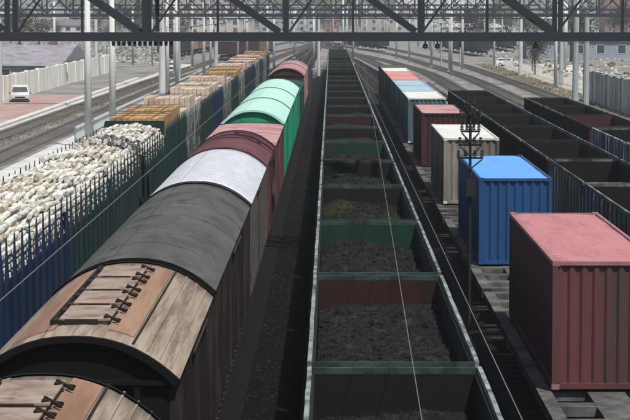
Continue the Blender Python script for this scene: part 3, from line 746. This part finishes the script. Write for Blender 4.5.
# ------------------------------------------------------------------ masts
def mast(x, y, r, h, label, arm=0, m='concrete', group='pale concrete masts along the tracks'):
    o = thing('catenary_mast', label, 'mast', (x, y, -.2), group)
    MB().tube((0,0,0), (0,0,h), r*1.2, r*.8, 10).build('pole', M[m], o, True)
    if arm:
        a = MB(); a.tube((0,0,h-3.6), (arm,0,h-3.2), .05); a.tube((0,0,h-2.0), (arm,0,h-3.15), .03); a.build('bracket', M['wire'], o)
        MB().tube((arm*.55,0,h-3.65), (arm*.55,0,h-3.35), .09, .09, 8).build('insulator', M['black'], o)
    MB().box(-.35, .35, -.35, .35, -.05, .25).build('footing', M['concdark'], o)
big = [(-17.6,163,.24,'tall pale mast left of the log wagons, nearest of its row',0), (-16.9,174,.24,'tall pale mast just right of the nearest one of its row',3),
 (-17.5,241,.2,'pale mast behind the log wagons, left of a close pair',0), (-17.4,254,.2,'pale mast behind the log wagons, right of a close pair',3),
 (-17.6,312,.2,'pale mast above the tan timber packs, left one',3), (-17.9,335,.18,'pale mast above the tan timber packs, right one',3),
 (-16.4,397,.18,'pale mast left of the mint green roofs, farther up',3), (-16.4,440,.18,'pale mast left of the far maroon wagon',3),
 (-35.5,404,.18,'slim pale mast behind the whitewashed wall',0), (-47,383,.22,'pale mast rising in front of the mauve grey roof',0),
 (17.9,336,.2,'pale mast beside the curving right-hand tracks, nearest of four',-3), (21.6,371,.2,'pale mast beside the curving right-hand tracks, second of four',0),
 (28.7,397,.18,'pale mast left of the parked white car',-3), (28.2,283,.22,'pale mast left of the thick paired masts',-3),
 (13.2,455,.17,'far pale mast over the container row',-3), (4.1,420,.17,'far pale mast between the coal train and the containers',0)]
for x, y, r, lab, arm in big: mast(x, y, r, 11.5, lab, arm)
rr = random.Random(8); cand = []
for _ in range(58):
    y = rr.uniform(330, 950); x = rr.choice([-30,-22,-16,-12,-6,-2,4,10,16,24,32,40,52]) + rr.uniform(-2,2) + (y-470)*rr.uniform(-.03,.03)
    cand.append((x/y, x, y))
cand.sort()
for i, (q, x, y) in enumerate(cand): mast(x, y, rr.uniform(.14,.22), rr.uniform(9, 13), 'thin distant pale mast, %s from the left in the far yard' % ORD[i], rr.choice((0,0,3,-3)), group='thin distant masts in the far yard')
# signal masts
def signal(x, y, h, label):
    o = thing('signal_mast', label, 'railway signal', (x, y, -.2), 'colour-light signals by the right-hand tracks')
    MB().tube((0,0,0), (0,0,h), .09, .08, 8).build('pole', M['concdark'], o)
    hd = MB().box(-.22, .22, -.12, .1, h-1.5, h).build('signal_head', M['black'], o)
    for k in range(3):
        MB().tube((0,-.121,h-.3-.45*k), (0,-.3,h-.3-.45*k), .12, .13, 10).build('hood', M['black'], hd)
        MB().tube((0,-.122,h-.3-.45*k), (0,-.14,h-.3-.45*k), .08, .08, 10).build('lens', M['lightred' if k == 2 else 'glass'], hd)
    l = MB()
    for s in (-1, 1): l.tube((s*.18,.15,0), (s*.18,.15,h-1.6), .02, .02, 5)
    for k in range(int(h*2)-3): l.tube((-.18,.15,.3+.5*k), (.18,.15,.3+.5*k), .015, .015, 5)
    l.build('ladder', M['wire'], o)
signal(19.3, 395, 6.2, 'dark three-lamp railway signal left of the pale masts at right')
signal(23.2, 405, 5.0, 'low dark railway signal standing beyond the curving tracks')
# dark tiered insulator mast beside the blue container
o = thing('insulator_mast', 'dark mast with four tiers of black insulators beside the blue container', 'mast', (4.3, 69.4, -.2))
MB().tube((0,0,0), (0,0,6.95), .05, .045, 10).build('pole', M['black'], o)
rr = random.Random(3)
for k, z in enumerate((7.02, 6.62, 6.2, 5.78, 5.38)):
    wv = (.2, .34, .3, .36, .4)[k]
    a = MB().box(-wv, wv, -.04, .04, z-.03, z+.03).build('crossarm', M['black'], o)
    for x in ([-wv+.04, -wv*.35, wv*.35, wv-.04] if k else [-.1, .1]):
        i_ = MB()
        for q in range(3): i_.tube((x, 0, z+.042+.07*q), (x, 0, z+.1+.07*q), .07-.012*q, .04, 9)
        i_.build('insulator', M['black'], a)
    b = MB(); b.tube((-wv+.03,-.05,z-.04), (0,-.08,z-.34), .025, .025, 6); b.tube((wv-.03,-.05,z-.04), (0,-.08,z-.34), .025, .025, 6); b.build('brace', M['black'], a)
MB().box(-.13,.13,-.19,-.1,4.2,4.75).build('junction_box', M['black'], o)

# ------------------------------------------------------------------ wires
def wire(name, label, a, b, r, sag=0, m='wire', n=24, grp=None):
    a = Vector(a); b = Vector(b); pts = [a.lerp(b, i/n)-Vector((0,0,sag*4*(i/n)*(1-i/n))) for i in range(n+1)]
    o = MB().path(pts, r, 5).build(name, M[m], None); tag(o, label, 'wire', grp); return o
wire('contact_wire', 'pale wire running over the coal wagons from the bottom edge', (.78, 12, 5.75), (2.9, 215, 6.25), .0055, 0, 'wirepale')
wire('contact_wire', 'pale wire following the right rim of the coal wagons', (1.74, 10, 6.0), (1.72, 400, 6.0), .0055, 0, 'wirepale')
wire('contact_wire', 'thin pale wire slanting over the log wagons at left', (-4.25, 20, 6.0), (-3.95, 330, 6.0), .008, 0, 'wirepale')
wire('messenger_wire', 'sagging dark wire above the container train', (8.4, 175, 8.5), (9.5, 345, 8.4), .02, .6)
wire('messenger_wire', 'sagging dark wire above the rightmost open wagons', (13.5, 92, 8.4), (18, 336, 8.4), .02, .9)
wire('messenger_wire', 'dark wire strung between the left masts', (-17.0, 163, 8.3), (-17.5, 254, 8.3), .025, .5)
wire('messenger_wire', 'dark wire strung beyond the left masts', (-17.4, 254, 8.3), (-17.9, 335, 8.3), .025, .5)

# ------------------------------------------------------------------ walls, fences
w = thing('concrete_wall', 'long whitewashed boundary wall at the left behind the van', 'wall', (0,0,0))
for i in range(17):
    y = 206+10*i; MB().box(-36.1, -35.85, y+.03, y+9.73, -.2, 2.6).build('wall_panel', M['palewall'], w)
    MB().box(-36.2, -35.75, y-.26, y+.02, -.2, 2.75).build('post', M['palewall'], w)
w = thing('concrete_wall', 'tall grey panelled wall at the right beyond the open wagons', 'wall', (0,0,0))
for i in range(26):
    y = 95+6*i; MB().box(28.4, 28.6, y+.02, y+5.75, -.2, 3.05).build('wall_panel', M['greywall'], w)
    MB().box(28.32, 28.68, y-.22, y+.015, -.2, 3.15).build('post', M['greywall'], w)
MB().box(28.38, 28.62, 94.8, 250.7, 3.16, 3.24).build('coping', M['concdark'], w)
w = thing('rail_fence', 'pale picket fence along the row of left masts', 'fence', (0,0,0))
M['fencepale'] = mat('pale_fence', (.5,.52,.52), (.4,.42,.42), 1)
pk = MB()
for i in range(300): y = 165+.6*i; pk.box(-18.85, -18.78, y, y+.1, -.1, 1.25)
o_ = pk.build('pickets', M['fencepale'], w); o_['kind'] = 'stuff'
for z in (.25, 1.05): MB().box(-18.775, -18.72, 165, 345, z, z+.1).build('rail_bar', M['fencepale'], w)
w = thing('rail_fence', 'dark mesh fence in front of the blue-grey shed at right', 'fence', (0,0,0))
pk = MB()
for i in range(110): y = 262+1.2*i; pk.box(30.0, 30.04, y, y+.06, -.2, 1.9)
o_ = pk.build('pickets', M['concdark'], w); o_['kind'] = 'stuff'
for z in (.3, 1.8): MB().box(30.05, 30.1, 262, 394, z, z+.06).build('rail_bar', M['concdark'], w)

# ------------------------------------------------------------------ vehicles
def vehicle(name, label, cat, x, y, rz, L, W, H, hood, paint, group=None):
    """side profile extruded with rounded shoulders; front towards -Y"""
    o = thing(name, label, cat, (x, y, -.18), group, rz)
    if hood: prof = [(-L/2,.35),(-L/2,.75),(-L/2+.12,.88),(-L/2+hood,1.0),(-L/2+hood+.75,H),(L/2-.55,H),(L/2-.08,1.0),(L/2,.9),(L/2,.35)]
    else: prof = [(-L/2,.35),(-L/2,.95),(-L/2+.35,1.15),(-L/2+.85,H-.08),(-L/2+1.1,H),(L/2-.1,H),(L/2,H-.15),(L/2,.35)]
    m = MB(); n = len(prof)
    def hw(z): return W/2 if z < 1.0 else W/2-.16*(z-1.0)/(H-1.0)
    sec = [[(s*hw(z)*k, yy, z) for yy, z in prof] for s, k in ((-1,1),(1,1))]
    m.add(sec[0]+sec[1], [(i, (i+1)%n, n+(i+1)%n, n+i) for i in range(n)] + [tuple(range(n))[::-1], tuple(range(n, 2*n))])
    b = m.build('body', paint, o)
    md = b.modifiers.new('bevel', 'BEVEL'); md.width = .06; md.segments = 2
    # windscreen
    i0 = 3 if hood else 2
    (ya, za), (yb, zb_) = prof[i0], prof[i0+1]
    ya2, za2 = ya+(yb-ya)*.12, za+(zb_-za)*.12; yb2, zb2 = ya+(yb-ya)*.9, za+(zb_-za)*.9
    MB().add([(-hw(za2)+.12, ya2-.012, za2+.012), (hw(za2)-.12, ya2-.012, za2+.012), (hw(zb2)-.14, yb2-.012, zb2+.012), (-hw(zb2)+.14, yb2-.012, zb2+.012)], [(0,1,2,3)]).build('windscreen', M['glass'], o)
    for s in (-1, 1):
        m = MB(); y0, y1 = (yb+.1, L/2-.6) if hood else (yb+.15, yb+1.3)
        m.add([(s*(hw(1.08)+.006), y0-.3, 1.08), (s*(hw(1.08)+.006), y1+.2, 1.08), (s*(hw(H-.12)+.006), y1, H-.12), (s*(hw(H-.12)+.006), y0+.1, H-.12)], [(0,1,2,3)])
        m.build('side_window', M['glass'], o)
        MB().box(*sorted((s*(W/2-.1), s*(W/2-.42))), -L/2-.012, -L/2+.03, .62, .78).build('headlight', M['lampglass'], o)
        MB().box(*sorted((s*(W/2-.08), s*(W/2-.3))), L/2-.02, L/2+.012, .7, .85).build('tail_light', M['lightred'], o)
        MB().box(*sorted((s*(W/2), s*(W/2+.16))), -L/2+(hood or .8)+.1, -L/2+(hood or .8)+.25, 1.02, 1.16).build('wing_mirror', M['black'], o)
        for yy in (-L/2+.85, L/2-.85):
            t = MB().tube((s*(W/2-.2), yy, .33), (s*(W/2+.01), yy, .33), .33, .33, 18).build('wheel', M['rubber'], o)
            MB().tube((s*(W/2+.005), yy, .33), (s*(W/2+.02), yy, .33), .18, .17, 12).build('rim', M['lampglass'], t)
    MB().box(-W/2+.1, W/2-.1, -L/2-.03, -L/2+.02, .38, .55).build('bumper', M['black'], o)
    MB().box(-W/2+.45, W/2-.45, -L/2-.015, -L/2+.02, .62, .75).build('grille', M['black'], o)
vehicle('parked_van', 'white van with dark windscreen parked before the whitewashed wall', 'van', -33.6, 243, R(8), 4.8, 2.0, 1.9, 0, M['concrete'])
vehicle('parked_car', 'white car on the beige road beyond the right-hand tracks', 'car', 31.9, 404, R(70), 4.5, 1.8, 1.5, 1.0, M['whitepaint'])
vehicle('parked_car', 'small silver car farther up the left dirt track', 'car', -26.4, 372, R(0), 4.2, 1.75, 1.45, 1.0, M['concrete'])

# ------------------------------------------------------------------ buildings
WALLS = {'cream':(.5,.46,.38),'white':(.62,.62,.6),'grey':(.32,.33,.34),'pink':(.48,.36,.33),'blue':(.26,.33,.4),'brick':(.27,.12,.09),'tan':(.42,.36,.28),'red':(.28,.08,.07)}
for k, c in WALLS.items(): M['w_'+k] = mat('wall_'+k, tuple(q*.6+sum(c)/3*.25 for q in c), tuple(q*.5+sum(c)/3*.2 for q in c), .15, V, dirt=tuple(q*.65 for q in c), dirt_amt=.3)
M['rooflight'] = mat('pale_sheet_roof', (.45,.46,.47), (.36,.37,.38), .2); M['roofdark'] = mat('dark_roof', (.1,.1,.11), (.15,.14,.14), .2); M['roofred'] = mat('red_roof', (.3,.12,.09), (.22,.1,.08), .3)
def building(x, y, W, D, H, wall, roof, label, gable=0, floors=2, cols=5, frame='white', cat='building', name='yard_building'):
    o = thing(name, label, cat, (x, y, -.2))
    MB().box(-W/2, W/2, -D/2, D/2, 0, H).build('wall', M['w_'+wall], o)
    m = MB()
    if gable: m.add([(-W/2-.4,-D/2-.4,H+.003),(W/2+.4,-D/2-.4,H+.003),(W/2+.4,D/2+.4,H+.003),(-W/2-.4,D/2+.4,H+.003),(-W/2-.4,0,H+gable),(W/2+.4,0,H+gable)], [(0,1,5,4),(2,3,4,5),(0,4,3),(1,2,5),(3,2,1,0)])
    else: m.box(-W/2-.3, W/2+.3, -D/2-.3, D/2+.3, H+.003, H+.4)
    rf = m.build('roof', M[roof], o)
    if gable: MB().box(W*.2, W*.2+1, -.5, .5, H+gable*.6, H+gable+1.2).build('chimney', M['w_brick'], rf)
    fh = H/floors
    for f in range(floors):
        for c in range(cols):
            cx = -W/2+W*(c+.5)/cols; ww = min(1.6, W/cols*.5); z0 = f*fh+fh*.3; z1 = f*fh+fh*.78
            if f == 0 and c == cols//2:
                MB().box(cx-.7, cx+.7, -D/2-.05, -D/2+.02, .02, min(2.4, z1)).build('door', M['w_blue'], o); continue
            fr = MB().box(cx-ww/2-.12, cx+ww/2+.12, -D/2-.05, -D/2+.02, z0-.12, z1+.12).build('window', M['w_white'], o)
            MB().box(cx-ww/2, cx+ww/2, -D/2-.056, -D/2-.045, z0, z1).build('pane', M['glass'], fr)
    return o
building(-43.5, 330, 12, 40, 2.4, 'grey', 'shedroof', 'low shed with broad mauve grey roof behind the left wall', 2.6, 1, 4)
building(72, 480, 62, 14, 3.6, 'blue', 'rooflight', 'long low blue-grey shed behind the grey wall at right', 1.2, 1, 14)
building(152, 1010, 62, 20, 24, 'brick', 'roofdark', 'tall reddish brick block at the upper right corner', 0, 6, 12)
building(0.3, 985, 6.2, 6, 6.2, 'red', 'roofred', 'small red hut standing where the coal train vanishes', .9, 2, 2)
building(78, 900, 40, 16, 7, 'white', 'rooflight', 'white low hall under the truss right of centre', 1.5, 2, 8)
building(48, 760, 22, 12, 4.5, 'cream', 'rooflight', 'small cream depot building at the far right-hand curve', 1.3, 1, 5)
building(-112, 960, 34, 16, 11, 'pink', 'rooflight', 'pinkish block behind the truss at the upper left', 0, 3, 7)
building(-135, 900, 15, 12, 8, 'blue', 'rooflight', 'blue and white building at the far upper left', 1.5, 2, 4)
building(-92, 780, 14, 12, 5, 'white', 'roofdark', 'white house with dark roof left behind the mast row', 2, 2, 4)
building(-66, 820, 20, 14, 9, 'grey', 'roofdark', 'grey three-storey block above the left mast row', 0, 3, 5)
building(-44, 900, 24, 14, 7, 'cream', 'rooflight', 'cream workshop in the far yard left of centre', 1.5, 2, 6)
building(-20, 1050, 26, 14, 12, 'grey', 'rooflight', 'tall grey block far behind the mint roofs', 0, 4, 6)
building(26, 1060, 24, 14, 13, 'tan', 'roofdark', 'tan four-storey block far behind the containers', 0, 4, 6)
building(110, 1120, 40, 16, 16, 'grey', 'rooflight', 'grey block between white hall and brick block', 0, 5, 8)
building(-160, 1120, 50, 16, 18, 'grey', 'rooflight', 'wide grey apartment block at the far left background', 0, 5, 9)
building(-70, 1180, 60, 16, 20, 'tan', 'rooflight', 'wide tan apartment block left of centre in the background', 0, 6, 10)
building(60, 1200, 50, 16, 22, 'white', 'rooflight', 'pale apartment block right of centre in the background', 0, 6, 9)
building(-26, 560, 9, 8, 3.4, 'tan', 'roofred', 'small tan trackside hut left of the far maroon wagon', 1.2, 1, 3)
building(58, 560, 18, 9, 3.2, 'white', 'roofdark', 'white trackside hut behind the parked white car', 1.2, 1, 4)

# ------------------------------------------------------------------ far rakes of wagons in the yard
def far_wagon(x, y, m, label, rz=0):
    o = thing('distant_wagon', label, 'wagon', (x, y, 0), 'distant wagons in the far yard', rz)
    MB().box(-1.5, 1.5, -6.5, 6.5, 1.1, 3.6).build('body', M[m], o)
    pr = [(1.55*math.sin(math.pi/2*(-1+i/4)), 3.6+.7*(1-abs(math.sin(math.pi/2*(-1+i/4)))**2.3)) for i in range(9)]
    MB().add([(a, yy, b) for yy in (-6.6, 6.6) for a, b in pr], [(j, j+1, 10+j, 9+j) for j in range(8)]+[tuple(range(9)), tuple(range(9,18))[::-1]]).build('roof', M['roofdark' if m != 'silver' else 'silver'], o)
    add_bogies(o, (-4.5, 4.5), False)
rr = random.Random(4); fw = []
for (x, y, dx, n) in ((-34, 470, .04, 7), (-20.5, 455, .1, 5), (33, 500, -.05, 6), (44, 560, 0, 7), (12, 560, -.12, 5)):
    for i in range(n): fw.append((x+dx*14*i, y+14*i, rr.choice(['maroon','coalbody','navygreen','w_brick','greyroof','lumber']), -math.atan(dx)))
fw.sort(key=lambda q: q[0]/q[1])
for i, (x, y, m, rz) in enumerate(fw): far_wagon(x, y, m, 'small distant covered wagon, %s from the left in the far yard' % ORD[i], rz)

# ------------------------------------------------------------------ trees
def tree_mesh(seed, h, dens, lm):
    r = random.Random(seed); t = MB(); t.tube((0,0,0), (0,0,h*.45), h*.028, h*.018, 7)
    tips = []
    for i in range(9):
        a = r.uniform(0, 6.28); e = r.uniform(.5, 1.2); z = h*r.uniform(.28, .5); l = h*r.uniform(.25, .45)
        q = (math.cos(a)*math.cos(e)*l, math.sin(a)*math.cos(e)*l, z+math.sin(e)*l); t.tube((0,0,z), q, h*.011, h*.004, 5); tips.append(q)
    c = MB(); r2 = r
    for i in range(dens):
        q = r.choice(tips); s = h*.11
        p = Vector((q[0]+r.gauss(0,s), q[1]+r.gauss(0,s), q[2]+r.gauss(0,s*.9))); f = h*r.uniform(.01,.022)
        d1 = Vector((r.gauss(0,1), r.gauss(0,1), r.gauss(0,1))).normalized(); d2 = d1.orthogonal().normalized()
        c.k = r.choice((0,0,1)); c.add([p+d1*f, p+d2*f, p-d1*f, p-d2*f*.8], [(0,1,2,3)])
    return t.mesh('trunk', M['bark']), c.mesh('crown', lm)
TM = [tree_mesh(s, 9, 1500, [M['leafa'], M['leafb']]) for s in range(4)]
rr = random.Random(17)
spots = [(31.8, 352, 1.0), (33.2, 372, .6)]
for _ in range(60):
    y = rr.uniform(430, 1180); x = rr.choice((-1, 1))*rr.uniform(.055, .145)*y
    spots.append((x, y, rr.uniform(.6, 1.5)))
spots += [(rr.uniform(-40, 40), rr.uniform(1090, 1230), rr.uniform(1, 1.8)) for _ in range(16)]
near = spots[:2]; far = sorted(spots[2:], key=lambda q: q[0]/q[1])
for i, (x, y, s) in enumerate(near+far):
    lab = ['dark leafy tree beside the beige road at right', 'small dark bush-like tree behind the larger one by the beige road'][i] if i < 2 else None
    if lab is None:
        side = i-2; lab = ('sparse olive tree in the background, number and place from the left: %s' % (ORD[side] if side < len(ORD) else 'last')) if False else 'sparse olive background tree, %s from the %s' % ((ORD[side], 'left') if side < 40 else (ORD[len(far)-1-side], 'right'))
    o = thing('broadleaf_tree', lab, 'tree', (x, y, -.2), 'sparse trees in the background', rr.uniform(0, 6)); o.scale = (s*(.75 if i < 2 else 1),)*3
    a, b = TM[i % 4]; put('trunk', a, o); put('crown', b, o)

# coal spilt between the tracks
cs = MB(); rr = random.Random(41)
for _ in range(9000):
    x = rr.choice((rr.uniform(-2.35, -.75), rr.uniform(2.9, 4.5))); y = 36+120*rr.random()**1.5; q = .02+.07*rr.random()**2
    o_ = [(x+q*rr.uniform(.5,1)*a, y+q*rr.uniform(.5,1)*b, -.19+q*rr.uniform(.5,1)*c) for a, b, c in ((1,0,0),(0,1,0),(-1,0,0),(0,-1,0),(0,0,1))]
    cs.k = rr.choice((0,0,0,1)); cs.add(o_, [(0,1,4),(1,2,4),(2,3,4),(3,0,4)])
tag(cs.build('gravel', [M['coal'], M['wagin']]), 'black spilt coal and stones between the central tracks', 'gravel', kind='stuff')
# dry grass and scrub, uncountable
gm = MB(); rr = random.Random(2)
M['grass'] = mat('dry_grass', (.17,.16,.08), (.25,.22,.13), 1)
for _ in range(9000):
    if rr.random() < .5: x = rr.uniform(-25, -20.7); y = rr.uniform(150, 420)
    else: x = rr.uniform(26.6, 30); y = rr.uniform(120, 420)
    if abs(x+22.2) < 1.6: continue
    hh = rr.uniform(.08,.3); a = rr.uniform(0, 3.14); dx, dy = math.cos(a)*.12, math.sin(a)*.12
    gm.add([(x-dx,y-dy,-.2),(x+dx,y+dy,-.2),(x+rr.uniform(-.1,.1),y,hh-.2)], [(0,1,2)])
tag(gm.build('grass', M['grass']), 'dry tufts of grass between the outer tracks', 'grass', kind='stuff')

# rubble and scrub at the far left
rb = MB(); rr = random.Random(12)
for _ in range(4200):
    y = rr.uniform(230, 700); x = (rr.uniform(-.145, -.058) if rr.random() < .6 else rr.uniform(.03, .14))*y
    if (-38 < x < -20 or -57 < x < -37 and y < 352 or x < 33) and y < 425 or (-30 < x < 33): continue
    q = rr.uniform(.12, .55); a = rr.uniform(0, 3.14); c_, s_ = math.cos(a)*q, math.sin(a)*q; hh = q*rr.uniform(.4, 1.1)
    rb.k = rr.choice((0, 1, 2, 2))
    rb.add([(x-c_,y-s_,-.22),(x+s_,y-c_,-.22),(x+c_,y+s_,-.22),(x-s_,y+c_,-.22),(x-c_*.6,y-s_*.6,hh-.2),(x+s_*.7,y-c_*.6,hh-.2),(x+c_*.5,y+s_*.7,hh*.8-.2),(x-s_*.6,y+c_*.5,hh-.2)],
           [(4,5,6,7),(0,1,5,4),(1,2,6,5),(2,3,7,6),(3,0,4,7)])
M['rub1'] = mat('rubble_pale', (.42,.41,.38), (.3,.29,.26), 1); M['rub2'] = mat('scrub_brown', (.12,.1,.06), (.08,.07,.045), 1)
tag(rb.build('rubble', [M['rub1'], M['concdark'], M['rub2']]), 'scattered pale rubble and brown scrub over the far yard', 'rubble', kind='stuff')

# ------------------------------------------------------------------ haze
hz = bpy.data.materials.new('haze_air'); hz.use_nodes = True
hn = hz.node_tree.nodes; hn.remove(hn['Principled BSDF'])
pv = hn.new('ShaderNodeVolumePrincipled'); pv.inputs['Color'].default_value = (.86,.92,1,1); pv.inputs['Density'].default_value = .0002
hz.node_tree.links.new(pv.outputs[0], hn['Material Output'].inputs['Volume'])
o = MB().box(-2800, 2800, -320, 4400, -1.3, 560).build('haze', hz)
tag(o, 'thin pale haze over the railway yard', 'haze', kind='stuff')
